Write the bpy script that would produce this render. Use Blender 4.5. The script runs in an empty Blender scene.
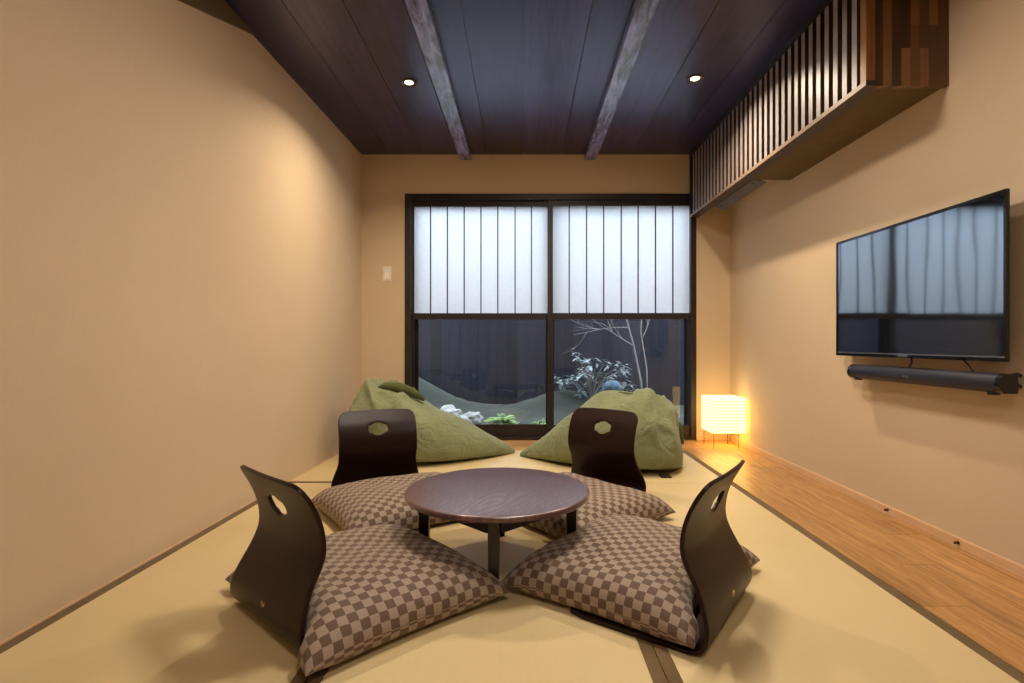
import bpy, bmesh, math, random
from mathutils import Vector, Matrix, noise
random.seed(7)
S = bpy.context.scene
COL = S.collection
PI = math.pi
R = math.radians

# ------------------------------------------------------------------ dimensions (metres)
CAM_H = 0.78
YB = 4.342            # inner face of the back wall
YN = -1.7             # inner face of the wall behind the camera
XL0, XL1 = -1.298, -1.352   # left wall at the back / at y = 1.4 (runs slightly out of square)
XR = 1.665
ZC = 2.296
MAT_X1 = 1.178
def xl(y): return XL0 + (XL1 - XL0) * (YB - y) / (YB - 1.4)

# ------------------------------------------------------------------ materials
def srgb(r, g, b):
    f = lambda c: (c / 12.92 if c <= 0.04045 else ((c + 0.055) / 1.055) ** 2.4)
    return (f(r / 255), f(g / 255), f(b / 255), 1)

class NT:
    def __init__(self, name):
        self.m = bpy.data.materials.new(name); self.m.use_nodes = True
        self.t = self.m.node_tree; self.n = self.t.nodes; self.l = self.t.links
        self.b = self.n['Principled BSDF']; self.out = self.n['Material Output']
    def new(self, typ, **kw):
        n = self.n.new(typ)
        for k, v in kw.items(): setattr(n, k, v)
        return n
    def link(self, a, b): self.l.new(a, b)
    def set(self, **kw):
        for k, v in kw.items(): self.b.inputs[k.replace('_', ' ')].default_value = v
        return self
    def coords(self, kind='Object', scale=(1, 1, 1), rot=(0, 0, 0), loc=(0, 0, 0)):
        tc = self.new('ShaderNodeTexCoord'); mp = self.new('ShaderNodeMapping')
        mp.inputs['Scale'].default_value = scale; mp.inputs['Rotation'].default_value = rot
        mp.inputs['Location'].default_value = loc
        self.link(tc.outputs[kind], mp.inputs['Vector']); return mp.outputs['Vector']
    def noise(self, vec, scale=5, detail=4, rough=0.5, dist=0.0):
        n = self.new('ShaderNodeTexNoise'); n.inputs['Scale'].default_value = scale
        n.inputs['Detail'].default_value = detail; n.inputs['Roughness'].default_value = rough
        n.inputs['Distortion'].default_value = dist
        self.link(vec, n.inputs['Vector']); return n.outputs['Fac']
    def ramp(self, fac, stops):
        r = self.new('ShaderNodeValToRGB'); e = r.color_ramp.elements
        while len(e) < len(stops): e.new(0.5)
        for i, (p, c) in enumerate(stops): e[i].position = p; e[i].color = c
        self.link(fac, r.inputs['Fac']); return r.outputs['Color']
    def mix(self, fac, a, b, blend='MIX'):
        n = self.new('ShaderNodeMix', data_type='RGBA', blend_type=blend)
        for s, v in ((n.inputs[0], fac), (n.inputs[6], a), (n.inputs[7], b)):
            if hasattr(v, 'is_output'): self.link(v, s)
            else: s.default_value = v
        return n.outputs[2]
    def math(self, op, a, b=0.0, c=0.0):
        n = self.new('ShaderNodeMath', operation=op)
        for i, v in enumerate((a, b, c)):
            if hasattr(v, 'is_output'): self.link(v, n.inputs[i])
            else: n.inputs[i].default_value = v
        return n.outputs[0]
    def bump(self, h, strength=0.2, dist=0.002):
        n = self.new('ShaderNodeBump'); n.inputs['Strength'].default_value = strength
        n.inputs['Distance'].default_value = dist
        self.link(h, n.inputs['Height']); self.link(n.outputs['Normal'], self.b.inputs['Normal'])
    def base(self, c):
        if hasattr(c, 'is_output'): self.link(c, self.b.inputs['Base Color'])
        else: self.b.inputs['Base Color'].default_value = c
        return self

def plain(name, col, rough=0.5, metal=0.0, var=0.12, spec=0.5):
    t = NT(name); v = t.coords(); f = t.noise(v, 18, 3)
    d = tuple(c * (1 - var) for c in col[:3]) + (1,); u = tuple(min(1, c * (1 + var)) for c in col[:3]) + (1,)
    t.base(t.ramp(f, [(0.3, d), (0.7, u)]))
    t.set(Roughness=rough, Metallic=metal, Specular_IOR_Level=spec)
    return t.m

def wood(name, dark, light, stretch=(14, 1, 14), rough=0.4, spec=0.5, island=0.25, scale=2.2, coat=0.0, bump=0.15, lo=0.32, hi=0.68):
    """long grain along the axis whose stretch is smallest; every loose board gets its own tone"""
    t = NT(name); geo = t.new('ShaderNodeNewGeometry')
    tc = t.new('ShaderNodeTexCoord'); add = t.new('ShaderNodeVectorMath', operation='ADD')
    sc = t.new('ShaderNodeVectorMath', operation='SCALE'); sc.inputs[0].default_value = (3.1, 7.7, 5.3)
    t.link(geo.outputs['Random Per Island'], sc.inputs['Scale'])
    t.link(tc.outputs['Object'], add.inputs[0]); t.link(sc.outputs[0], add.inputs[1])
    mp = t.new('ShaderNodeMapping'); mp.inputs['Scale'].default_value = stretch
    t.link(add.outputs[0], mp.inputs['Vector']); v = mp.outputs['Vector']
    f1 = t.noise(v, scale, 6, 0.62, 1.6); f2 = t.noise(v, scale * 5, 4, 0.6, 0.5)
    f = t.math('ADD', t.math('MULTIPLY', f1, 0.7), t.math('MULTIPLY', f2, 0.3))
    c = t.ramp(f, [(lo, dark), ((lo + hi) / 2, tuple((a + b) / 2 for a, b in zip(dark, light))), (hi, light)])
    k = t.math('MULTIPLY_ADD', geo.outputs['Random Per Island'], 2 * island, 1 - island)
    cv = t.new('ShaderNodeCombineXYZ')
    for i in range(3): t.link(k, cv.inputs[i])
    t.base(t.mix(1.0, c, cv.outputs[0], 'MULTIPLY'))
    t.set(Roughness=rough, Specular_IOR_Level=spec, Coat_Weight=coat, Coat_Roughness=0.2)
    t.bump(f, bump, 0.001)
    return t.m

def m_wall():
    t = NT('beige_wallpaper'); v = t.coords()
    f = t.noise(v, 1.3, 3); a = t.noise(t.coords(scale=(260, 260, 30)), 1, 2); b = t.noise(t.coords(scale=(40, 40, 300)), 1, 2)
    w = t.math('ADD', a, b)
    c = t.ramp(f, [(0.3, srgb(204, 182, 153)), (0.7, srgb(211, 190, 161))])
    c = t.mix(t.math('MULTIPLY', t.math('SUBTRACT', w, 0.75), 0.25), c, srgb(186, 162, 130))
    t.base(c); t.set(Roughness=0.85, Specular_IOR_Level=0.2); t.bump(w, 0.25, 0.0012)
    return t.m

def m_tatami():
    t = NT('woven_rush'); v = t.coords('Object')
    a = t.noise(t.coords(scale=(400, 5, 5)), 1, 2); b = t.noise(v, 1.8, 4)
    wv = t.new('ShaderNodeTexWave', wave_type='BANDS', bands_direction='Y'); wv.inputs['Scale'].default_value = 38
    wv.inputs['Distortion'].default_value = 0.4
    t.link(v, wv.inputs['Vector'])
    c = t.ramp(b, [(0.3, srgb(210, 188, 142)), (0.7, srgb(220, 200, 156))])
    c = t.mix(t.math('MULTIPLY', a, 0.3), c, srgb(186, 165, 108))
    c = t.mix(t.math('MULTIPLY', wv.outputs['Fac'], 0.10), c, srgb(170, 150, 95))
    t.base(c); t.set(Roughness=0.45, Specular_IOR_Level=0.45)
    t.bump(t.math('ADD', wv.outputs['Fac'], t.math('MULTIPLY', a, 0.6)), 0.18, 0.001)
    return t.m

def m_cloth(name, c1, c2, scale=500, rough=0.9, sheen=0.1, big=6):
    t = NT(name); v = t.coords()
    f = t.noise(v, big, 5, 0.6); g = t.noise(v, scale, 2)
    c = t.ramp(t.math('ADD', t.math('MULTIPLY', f, 0.7), t.math('MULTIPLY', g, 0.3)), [(0.35, c1), (0.65, c2)])
    t.base(c); t.set(Roughness=rough, Specular_IOR_Level=0.2, Sheen_Weight=sheen); t.bump(g, 0.35, 0.0015)
    return t.m

def m_bean(name, c1, c2, scale=500, big=6):
    t = NT(name); v = t.coords()
    f = t.noise(v, big, 5, 0.6); g = t.noise(v, scale, 2); w = t.noise(t.coords(scale=(1, 1, 1.6)), 300, 2)
    c = t.ramp(t.math('ADD', t.math('MULTIPLY', f, 0.6), t.math('MULTIPLY', g, 0.4)), [(0.35, c1), (0.65, c2)])
    cr = t.math('ABSOLUTE', t.math('SUBTRACT', t.noise(t.coords(scale=(1, 1.3, 1)), 6.5, 3, 0.55, 1.2), 0.5))
    cr2 = t.math('ABSOLUTE', t.math('SUBTRACT', t.noise(v, 15, 2, 0.5, 0.8), 0.5))
    h = t.math('ADD', t.math('MULTIPLY', cr, 2.2), t.math('ADD', t.math('MULTIPLY', cr2, 0.5), t.math('MULTIPLY', g, 0.05)))
    t.base(c); t.set(Roughness=0.9, Specular_IOR_Level=0.2, Sheen_Weight=0.15); t.bump(h, 0.8, 0.02)
    return t.m
def m_checker():
    t = NT('checked_cloth'); v = t.coords('UV')
    ch = t.new('ShaderNodeTexChecker'); ch.inputs['Scale'].default_value = 1
    nz = t.new('ShaderNodeTexNoise'); nz.inputs['Scale'].default_value = 1.2; t.link(v, nz.inputs['Vector'])
    off = t.new('ShaderNodeVectorMath', operation='MULTIPLY_ADD')
    off.inputs[1].default_value = (0.22, 0.22, 0); t.link(nz.outputs['Color'], off.inputs[0]); t.link(v, off.inputs[2])
    t.link(off.outputs[0], ch.inputs['Vector'])
    ch.inputs['Color1'].default_value = srgb(162, 146, 132); ch.inputs['Color2'].default_value = srgb(94, 75, 63)
    g = t.noise(v, 8, 2, 0.6); f = t.noise(v, .22, 3)
    c = t.mix(t.math('MULTIPLY', g, 0.35), ch.outputs['Color'], srgb(128, 104, 84))
    c = t.mix(t.math('MULTIPLY', f, 0.18), c, srgb(90, 70, 52))
    t.base(c); t.set(Roughness=0.75, Specular_IOR_Level=0.3, Sheen_Weight=0.15); t.bump(g, 0.3, 0.001)
    return t.m

def m_tabletop():
    t = NT('red_brown_burnt_cedar'); tc = t.new('ShaderNodeTexCoord')
    mp = t.new('ShaderNodeMapping'); mp.inputs['Rotation'].default_value = (0, 0, R(28))
    t.link(tc.outputs['Object'], mp.inputs['Vector'])
    sp = t.new('ShaderNodeSeparateXYZ'); t.link(mp.outputs['Vector'], sp.inputs[0])
    # a knot: growth rings close around it and the grain flows past
    kx, ky = 0.075, -0.165
    dx = t.math('SUBTRACT', sp.outputs[0], kx); dy = t.math('MULTIPLY', t.math('SUBTRACT', sp.outputs[1], ky), 0.36)
    rr = t.math('SQRT', t.math('ADD', t.math('MULTIPLY', dx, dx), t.math('MULTIPLY', dy, dy)))
    mr = t.new('ShaderNodeMapRange', interpolation_type='SMOOTHSTEP')
    mr.inputs['From Min'].default_value = 0.02; mr.inputs['From Max'].default_value = 0.11
    t.link(rr, mr.inputs['Value'])
    far = t.math('MULTIPLY_ADD', t.math('ABSOLUTE', dx), 1.0, 0.004)
    n = t.noise(t.coords(scale=(5, 1.2, 1), rot=(0, 0, R(28))), 2.5, 4)
    s = t.math('ADD', t.math('MULTIPLY', rr, t.math('SUBTRACT', 1.0, mr.outputs['Result'])), t.math('MULTIPLY', far, mr.outputs['Result']))
    s = t.math('ADD', s, t.math('MULTIPLY', n, 0.09))
    w = t.math('MULTIPLY_ADD', t.math('SINE', t.math('MULTIPLY', s, 230.0)), 0.5, 0.5)
    fine = t.noise(t.coords(scale=(60, 6, 1), rot=(0, 0, R(28))), 2, 5)
    big = t.noise(t.coords(), 5, 3)
    c = t.ramp(t.math('ADD', t.math('MULTIPLY', t.math('SUBTRACT', w, 0.5), t.math('MULTIPLY_ADD', mr.outputs['Result'], -0.42, 0.60)), fine),
               [(0.2, srgb(46, 24, 30)), (0.5, srgb(84, 52, 60)), (0.8, srgb(124, 86, 94))])
    c = t.mix(t.math('MULTIPLY', big, 0.5), c, srgb(82, 46, 44))
    t.base(c); t.set(Roughness=0.33, Specular_IOR_Level=0.7, Coat_Weight=0.8, Coat_Roughness=0.3)
    t.bump(fine, 0.06, 0.0006)
    return t.m

def m_stave():
    t = NT('patchwork_stave_wood')
    tc = t.new('ShaderNodeTexCoord'); sp = t.new('ShaderNodeSeparateXYZ'); t.link(tc.outputs['Object'], sp.inputs[0])
    cb = t.new('ShaderNodeCombineXYZ'); t.link(sp.outputs[2], cb.inputs[0])
    t.link(t.math('ADD', sp.outputs[0], sp.outputs[1]), cb.inputs[1])
    br = t.new('ShaderNodeTexBrick', offset=0.37, squash=1.0); br.inputs['Scale'].default_value = 1
    br.inputs['Brick Width'].default_value = 0.24; br.inputs['Row Height'].default_value = 0.036
    br.inputs['Mortar Size'].default_value = 0.0004; br.inputs['Bias'].default_value = -0.1
    br.inputs['Color1'].default_value = srgb(62, 44, 28); br.inputs['Color2'].default_value = srgb(188, 134, 84)
    br.inputs['Mortar'].default_value = srgb(40, 24, 14)
    t.link(cb.outputs[0], br.inputs['Vector'])
    f = t.noise(t.coords(scale=(40, 40, 3)), 2, 5, 0.6, 1.0); g = t.noise(t.coords(scale=(1, 1, .6)), 9, 4)
    c = t.mix(t.math('MULTIPLY', f, 0.6), br.outputs['Color'], srgb(60, 36, 20))
    c = t.mix(t.math('MULTIPLY', g, 0.35), c, srgb(96, 72, 50))
    t.base(c); t.set(Roughness=0.42); t.bump(f, 0.15, 0.001)
    return t.m

def m_paper(name, col, trans=0.75, fibre=0.06):
    t = NT(name); v = t.coords()
    f = t.noise(v, 30, 5, 0.65, 1.2)
    c = t.ramp(f, [(0.3, tuple(x * (1 - fibre) for x in col[:3]) + (1,)), (0.7, col)])
    d = t.new('ShaderNodeBsdfDiffuse'); tr = t.new('ShaderNodeBsdfTranslucent'); mx = t.new('ShaderNodeMixShader')
    t.link(c, d.inputs['Color']); t.link(c, tr.inputs['Color']); mx.inputs['Fac'].default_value = trans
    t.link(d.outputs[0], mx.inputs[1]); t.link(tr.outputs[0], mx.inputs[2]); t.link(mx.outputs[0], t.out.inputs['Surface'])
    return t

def m_pane():
    t = NT('clear_glass')
    tr = t.new('ShaderNodeBsdfTransparent'); tr.inputs['Color'].default_value = (0.96, 0.975, 0.98, 1)
    gl = t.new('ShaderNodeBsdfGlossy'); gl.inputs['Roughness'].default_value = 0.015
    fr = t.new('ShaderNodeFresnel'); fr.inputs['IOR'].default_value = 1.52
    n = t.new('ShaderNodeTexNoise'); n.inputs['Scale'].default_value = 1.2
    fac = t.math('MULTIPLY', fr.outputs[0], t.math('MULTIPLY_ADD', n.outputs['Fac'], 0.1, 0.7))
    mx = t.new('ShaderNodeMixShader'); t.link(fac, mx.inputs[0]); t.link(tr.outputs[0], mx.inputs[1]); t.link(gl.outputs[0], mx.inputs[2])
    t.link(mx.outputs[0], t.out.inputs['Surface'])
    return t.m

def m_emit(name, col, strength):
    t = NT(name); t.set(Emission_Strength=strength)
    f = t.noise(t.coords(), 20, 2)
    c = t.ramp(f, [(0.2, tuple(x * .93 for x in col[:3]) + (1,)), (0.8, col)])
    t.base(col); t.link(c, t.b.inputs['Emission Color'])
    return t.m

def m_screen():
    t = NT('glossy_black_screen'); v = t.coords(scale=(1, 1, .35))
    n = t.noise(v, 5, 1, 0.4)
    t.base((0.004, 0.005, 0.009, 1)); t.set(Roughness=0.05, IOR=4.2, Specular_IOR_Level=0.5)
    t.b.inputs['Specular Tint'].default_value = (0.8, 0.9, 1, 1)
    t.bump(n, 0.055, 0.02)
    return t.m

def m_lampshade():
    t = NT('lit_washi_lampshade'); v = t.coords()
    f = t.noise(v, 26, 5, 0.6, 1.5); g = t.noise(t.coords(scale=(4, 4, 60)), 1.5, 3)
    c = t.ramp(t.math('ADD', t.math('MULTIPLY', f, 0.5), t.math('MULTIPLY', g, 0.5)),
               [(0.3, (1.0, 0.60, 0.14, 1)), (0.7, (1.0, 0.69, 0.21, 1))])
    t.base(srgb(245, 235, 210)); t.link(c, t.b.inputs['Emission Color']); t.set(Emission_Strength=3.3, Roughness=0.9)
    return t.m

M = {}
M['wall'] = m_wall()
M['tatami'] = m_tatami()
M['border'] = m_cloth('tatami_border_cloth', srgb(96, 78, 52), srgb(120, 98, 68), 600)
M['oak'] = wood('honey_floorboard', srgb(136, 90, 44), srgb(214, 164, 104), (16, 1.1, 16), 0.3, 0.5, 0.12, coat=0.2)
M['oakx'] = wood('honey_floorboard_cross', srgb(136, 90, 44), srgb(214, 164, 104), (1.1, 16, 16), 0.3, 0.5, 0.12, coat=0.2)
M['ceil'] = wood('dark_ceiling_board', srgb(14, 11, 24), srgb(54, 46, 86), (9, 0.6, 9), 0.32, 0.8, 0.6, 2.0, 0.05, lo=.36, hi=.66)
M['ceil'].node_tree.nodes['Principled BSDF'].inputs['Specular Tint'].default_value = (.66, .62, 1, 1)
M['beam'] = wood('dark_beam_wood', srgb(20, 20, 38), srgb(146, 152, 224), (7, 1.1, 7), 0.4, 0.5, 0.1, 3.0, 0.8, 0.4, .42, .64)
M['frame'] = wood('dark_window_wood', srgb(24, 18, 17), srgb(44, 33, 31), (14, 14, 1.5), 0.4)
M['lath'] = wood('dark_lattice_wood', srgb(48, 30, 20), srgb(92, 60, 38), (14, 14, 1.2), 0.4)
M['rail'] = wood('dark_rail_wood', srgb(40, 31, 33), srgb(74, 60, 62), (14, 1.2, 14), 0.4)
M['pale'] = plain('lit_slat_face', srgb(146, 141, 145), 0.4)  # lamp light on the slat fronts, put into the colour of dark wood
M['tan'] = wood('lit_rail_face', srgb(124, 104, 90), srgb(164, 142, 124), (14, 1.2, 14), 0.4)  # lit front of the dark bottom rail, painted lighter
M['post'] = wood('orange_brown_post', srgb(104, 68, 34), srgb(146, 102, 58), (14, 14, 1.4), 0.4)
M['stave'] = m_stave()
M['black_alu'] = plain('black_sash', srgb(18, 18, 22), 0.4)
M['pane'] = m_pane()
M['shoji_paper'] = m_paper('white_shoji_paper', (0.92, 0.93, 0.94, 1), 0.88).m
M['zaisu'] = wood('dark_bent_plywood', srgb(24, 11, 8), srgb(42, 20, 14), (1.5, 14, 10), 0.36, 0.26, 0.05, 2.0, 0.0, 0.03)
M['gold'] = plain('gold_mark', srgb(224, 198, 124), 0.4, 1.0)
M['check'] = m_checker()
M['table'] = m_tabletop()
M['tleg'] = wood('black_brown_leg', srgb(14, 10, 10), srgb(30, 21, 19), (14, 14, 2), 0.4)
M['bean'] = m_bean('olive_green_cloth', srgb(112, 119, 86), srgb(138, 146, 112), 420, big=5)
M['bean_dark'] = m_cloth('dark_olive_cloth', srgb(70, 78, 44), srgb(92, 100, 60), 420)
M['tag'] = plain('dark_tag', srgb(46, 36, 28), 0.8)
M['screen'] = m_screen()
M['bezel'] = plain('gloss_black_plastic', srgb(14, 14, 18), 0.22)
M['silver'] = plain('silver_strip', srgb(150, 155, 168), 0.25, 0.8)
M['sbar'] = plain('black_blue_grille', srgb(24, 25, 46), 0.5)
M['blackpl'] = plain('matt_black_plastic', srgb(16, 16, 18), 0.5)
M['white'] = plain('white_plastic', srgb(226, 216, 198), 0.45)
M['whitepl'] = plain('white_unit_shell', srgb(238, 232, 226), 0.4)
M['grey_flap'] = plain('grey_flap', srgb(96, 96, 106), 0.4)
M['base'] = wood('pale_baseboard', srgb(206, 166, 128), srgb(222, 186, 148), (14, 1.5, 14), 0.45, 0.4, 0.02)
M['peg'] = plain('dark_brown_peg', srgb(70, 40, 22), 0.5)
M['shade'] = m_lampshade()
M['wire'] = plain('black_wire', srgb(30, 24, 18), 0.5)
M['rib'] = plain('thin_bamboo_rib', srgb(120, 88, 50), 0.7)
M['lens'] = m_emit('lit_downlight_lens', (1.0, 0.86, 0.62, 1), 14)
M['ring'] = plain('bronze_ring', srgb(84, 70, 60), 0.35, 0.5)
M['span'] = plain('olive_brown_board_and_shadow', srgb(98, 78, 48), 0.7)
M['fence'] = wood('charcoal_fence_board', srgb(17, 20, 28), srgb(29, 33, 45), (6, 6, .6), 0.8, 0.2, 0.25, 1.2, bump=0.0)
M['soil'] = m_cloth('mossy_ground', srgb(22, 27, 22), srgb(36, 42, 35), 60, big=4)
M['stone'] = m_cloth('pale_stone', srgb(112, 116, 112), srgb(150, 152, 148), 40, big=9)
M['bstone'] = m_cloth('blue_grey_stone', srgb(48, 62, 76), srgb(78, 96, 114), 40, big=9)
M['fern'] = m_cloth('bright_fern_green', srgb(104, 142, 70), srgb(168, 196, 122), 60, 0.6)
M['leaf'] = m_cloth('grey_green_leaf', srgb(44, 60, 56), srgb(138, 152, 156), 30, 0.35, big=14)
M['bark'] = m_cloth('pale_grey_bark', srgb(92, 92, 94), srgb(132, 130, 130), 60)

# ------------------------------------------------------------------ object helpers
def obj(name, bm, mats, parent=None, smooth=False, world=True, angle=None):
    """one mesh object; with a parent and world=True the coordinates are world ones and are moved to the parent's frame"""
    if parent is not None and world:
        r = parent
        while r.parent is not None: r = r.parent
        bmesh.ops.translate(bm, verts=bm.verts, vec=-r.location)
    bmesh.ops.recalc_face_normals(bm, faces=bm.faces)
    me = bpy.data.meshes.new(name); bm.to_mesh(me); bm.free()
    o = bpy.data.objects.new(name, me); COL.objects.link(o)
    for m in (mats if isinstance(mats, (list, tuple)) else [mats]): me.materials.append(m)
    if smooth:
        for p in me.polygons: p.use_smooth = True
        if angle: me.set_sharp_from_angle(angle=R(angle))
    if parent is not None: o.parent = parent
    return o
def thing(name, label, cat, loc=(0, 0, 0), rz=0, group=None):
    o = bpy.data.objects.new(name, None); COL.objects.link(o); o.empty_display_size = 0.1
    o.location = loc; o.rotation_euler = (0, 0, rz); o['label'] = label; o['category'] = cat
    if group: o['group'] = group
    return o
def tag(o, label, cat, group=None, kind=None):
    o['label'] = label; o['category'] = cat
    if group: o['group'] = group
    if kind: o['kind'] = kind
    return o
def struct(o, label, cat):
    o['kind'] = 'structure'; o['label'] = label; o['category'] = cat; return o
def box(bm, x0, x1, y0, y1, z0, z1, mi=0, bevel=0.0):
    vs = [bm.verts.new(p) for p in ((x0, y0, z0), (x1, y0, z0), (x1, y1, z0), (x0, y1, z0), (x0, y0, z1), (x1, y0, z1), (x1, y1, z1), (x0, y1, z1))]
    fs = [bm.faces.new([vs[i] for i in q]) for q in ((0, 3, 2, 1), (4, 5, 6, 7), (0, 1, 5, 4), (1, 2, 6, 5), (2, 3, 7, 6), (3, 0, 4, 7))]
    for f in fs: f.material_index = mi
    if bevel:
        es = {e for f in fs for e in f.edges}
        bmesh.ops.bevel(bm, geom=list(es), offset=bevel, segments=2, affect='EDGES', profile=0.7)
    return vs, fs
def bx(*a, **k):
    bm = bmesh.new(); box(bm, *a, **k); return bm
def prism(bm, poly, z0, z1, mi=0):
    a = [bm.verts.new((x, y, z0)) for x, y in poly]; b = [bm.verts.new((x, y, z1)) for x, y in poly]
    n = len(poly); fs = [bm.faces.new(a[::-1]), bm.faces.new(b)]
    for i in range(n): fs.append(bm.faces.new((a[i], a[(i + 1) % n], b[(i + 1) % n], b[i])))
    for f in fs: f.material_index = mi
    return fs
def tube(bm, pts, rads, seg=8, cap=True):
    """a round bar through the points, one radius each"""
    pts = [Vector(p) for p in pts]
    if not hasattr(rads, '__len__'): rads = [rads] * len(pts)
    rings = []; up = Vector((0, 0, 1))
    for i, p in enumerate(pts):
        d = (pts[min(i + 1, len(pts) - 1)] - pts[max(i - 1, 0)]).normalized()
        s = d.cross(up)
        if s.length < 1e-3: s = d.cross(Vector((1, 0, 0)))
        s.normalize(); t = s.cross(d)
        rings.append([bm.verts.new(p + rads[i] * (math.cos(2 * PI * k / seg) * s + math.sin(2 * PI * k / seg) * t)) for k in range(seg)])
    for a, b in zip(rings, rings[1:]):
        for k in range(seg): bm.faces.new((a[k], a[(k + 1) % seg], b[(k + 1) % seg], b[k]))
    if cap: bm.faces.new(rings[0][::-1]); bm.faces.new(rings[-1])
def lathe(bm, prof, c=(0, 0, 0), seg=32, axis='Z'):
    rings = []
    for r, z in prof:
        row = []
        for k in range(seg):
            a = 2 * PI * k / seg
            p = (r * math.cos(a), r * math.sin(a), z) if axis == 'Z' else (z, r * math.cos(a), r * math.sin(a))
            row.append(bm.verts.new((c[0] + p[0], c[1] + p[1], c[2] + p[2])))
        rings.append(row)
    for a, b in zip(rings, rings[1:]):
        for k in range(seg): bm.faces.new((a[k], a[(k + 1) % seg], b[(k + 1) % seg], b[k]))
    bm.faces.new(rings[0][::-1]); bm.faces.new(rings[-1])
def dup(root, loc, rz, label):
    r = root.copy(); COL.objects.link(r); r.location = loc; r.rotation_euler = (0, 0, rz); r['label'] = label
    for ch in list(root.children):
        c = ch.copy(); COL.objects.link(c); c.parent = r
        for g in ch.children:
            d = g.copy(); COL.objects.link(d); d.parent = c
    return r

# ------------------------------------------------------------------ the room
def room():
    # floor: slab, boards along the right wall and across the back
    bm = bmesh.new(); box(bm, -1.6, XR + .02, YN, YB + 0.02, -0.12, -0.056)
    xs = [MAT_X1 + .004, 1.325, 1.475, 1.625, XR + .02]
    for a, b in zip(xs, xs[1:]):
        y = YN
        while y < YB:
            L = random.choice((0.9, 1.2, 1.5)); e = min(y + L, YB + .02)
            box(bm, a, b - 0.0015, y, e - 0.0015, -0.056, 0.0, 0); y = e
    ys = [3.926, 4.07, 4.21, YB + .02]
    for a, b in zip(ys, ys[1:]):
        x = -1.35
        for e in ((-.3, .5, MAT_X1) if int(a * 10) % 2 else (-.8, .2, MAT_X1)):
            box(bm, x, e - .0015, a, b - .0015, -0.056, 0.0, 1); x = e
    struct(obj('floor', bm, [M['oak'], M['oakx']]), 'honey brown wooden floorboards beside and behind the tatami mats', 'floor')
    # walls
    bm = bmesh.new(); yn = YN - .1
    prism(bm, [(xl(YB), YB + .02), (xl(yn), yn), (xl(yn) - .12, yn), (xl(YB) - .12, YB + .02)], -.12, ZC + .12)
    struct(obj('wall_left', bm, M['wall']), 'plain beige papered wall on the left', 'wall')
    struct(obj('wall_right', bx(XR, XR + .12, YN - .1, YB + .02, -.12, ZC + .12), M['wall']), 'beige papered wall carrying the television', 'wall')
    struct(obj('wall_near', bx(-1.6, XR, YN - .1, YN, -.12, ZC + .12), M['wall']), 'beige wall behind the viewer', 'wall')
    bm = bmesh.new(); y0, y1 = YB, YB + .16; wx0, wx1, wz1 = -.949, 1.391, 1.978
    box(bm, -1.45, wx0, y0, y1, -.12, ZC + .12); box(bm, wx1, XR + .12, y0, y1, -.12, ZC + .12); box(bm, wx0, wx1, y0, y1, wz1, ZC + .12)
    box(bm, wx0, wx1, y0, y1, -.12, -.002)
    struct(obj('wall_back', bm, M['wall']), 'beige wall around the shoji window', 'wall')
    # unseen wall of a storey above, added to keep skylight off the fence
    struct(obj('wall_upper_sky_block', bx(-3.4, 3.4, YB + .03, YB + .16, ZC + .12, 5.4), M['wall']), 'unseen outer wall above the window, added to shade the garden', 'wall')
    # ceiling of dark boards running towards the window
    bm = bmesh.new(); box(bm, -1.6, XR + .12, YN - .1, YB + .12, ZC + .014, ZC + .12)
    xs = [-1.5, -1.07, -.80, -.53, -.28, .01, .31, .58, .87, 1.16, 1.45, XR + .02]
    for a, b in zip(xs, xs[1:]):
        box(bm, a + .0015, b - .0015, YN, YB + .02, ZC, ZC + .02)
    struct(obj('ceiling', bm, M['ceil']), 'dark purplish brown boarded ceiling', 'ceiling')
    for i, (a, b, w) in enumerate(((-.508, -.415, 'left'), (.495, .585, 'right'))):
        struct(obj('trim_%d' % (i + 1), bx(a, b, YN, YB, ZC - .046, ZC + .001, 0, .004), M['beam']),
               'dark ceiling beam, the %s of the two running towards the window' % w, 'beam')
    # dark sloping sheet standing in for a shadow at the top of the left wall
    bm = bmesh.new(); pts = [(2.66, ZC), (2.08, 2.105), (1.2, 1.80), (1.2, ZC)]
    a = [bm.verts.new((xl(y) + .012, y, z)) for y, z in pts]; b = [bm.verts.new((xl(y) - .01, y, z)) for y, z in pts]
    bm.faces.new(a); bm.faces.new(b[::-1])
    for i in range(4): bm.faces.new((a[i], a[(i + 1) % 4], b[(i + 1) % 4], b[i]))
    struct(obj('trim_3', bm, M['span']), 'olive brown sloping sheet standing in for shadow high on the left wall under the ceiling', 'trim')  # trim_3 is a shadow stand-in, not a real trim board
    # baseboards
    struct(obj('baseboard_right', bx(XR - .012, XR + .01, YN, YB, 0, .038, 0, .002), M['base']), 'low pale baseboard along the right wall', 'baseboard')
    struct(obj('baseboard_back', bx(1.392, XR - .012, YB - .012, YB + .01, 0, .036, 0, .002), M['base']), 'short pale baseboard behind the paper lamp', 'baseboard')
    bm = bmesh.new()
    prism(bm, [(xl(3.92), 3.92), (xl(YN), YN), (xl(YN) + .006, YN), (xl(3.92) + .006, 3.92)], -.05, .005)
    struct(obj('baseboard_left', bm, M['base']), 'thin pale strip at the foot of the left wall', 'baseboard')
room()

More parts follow.
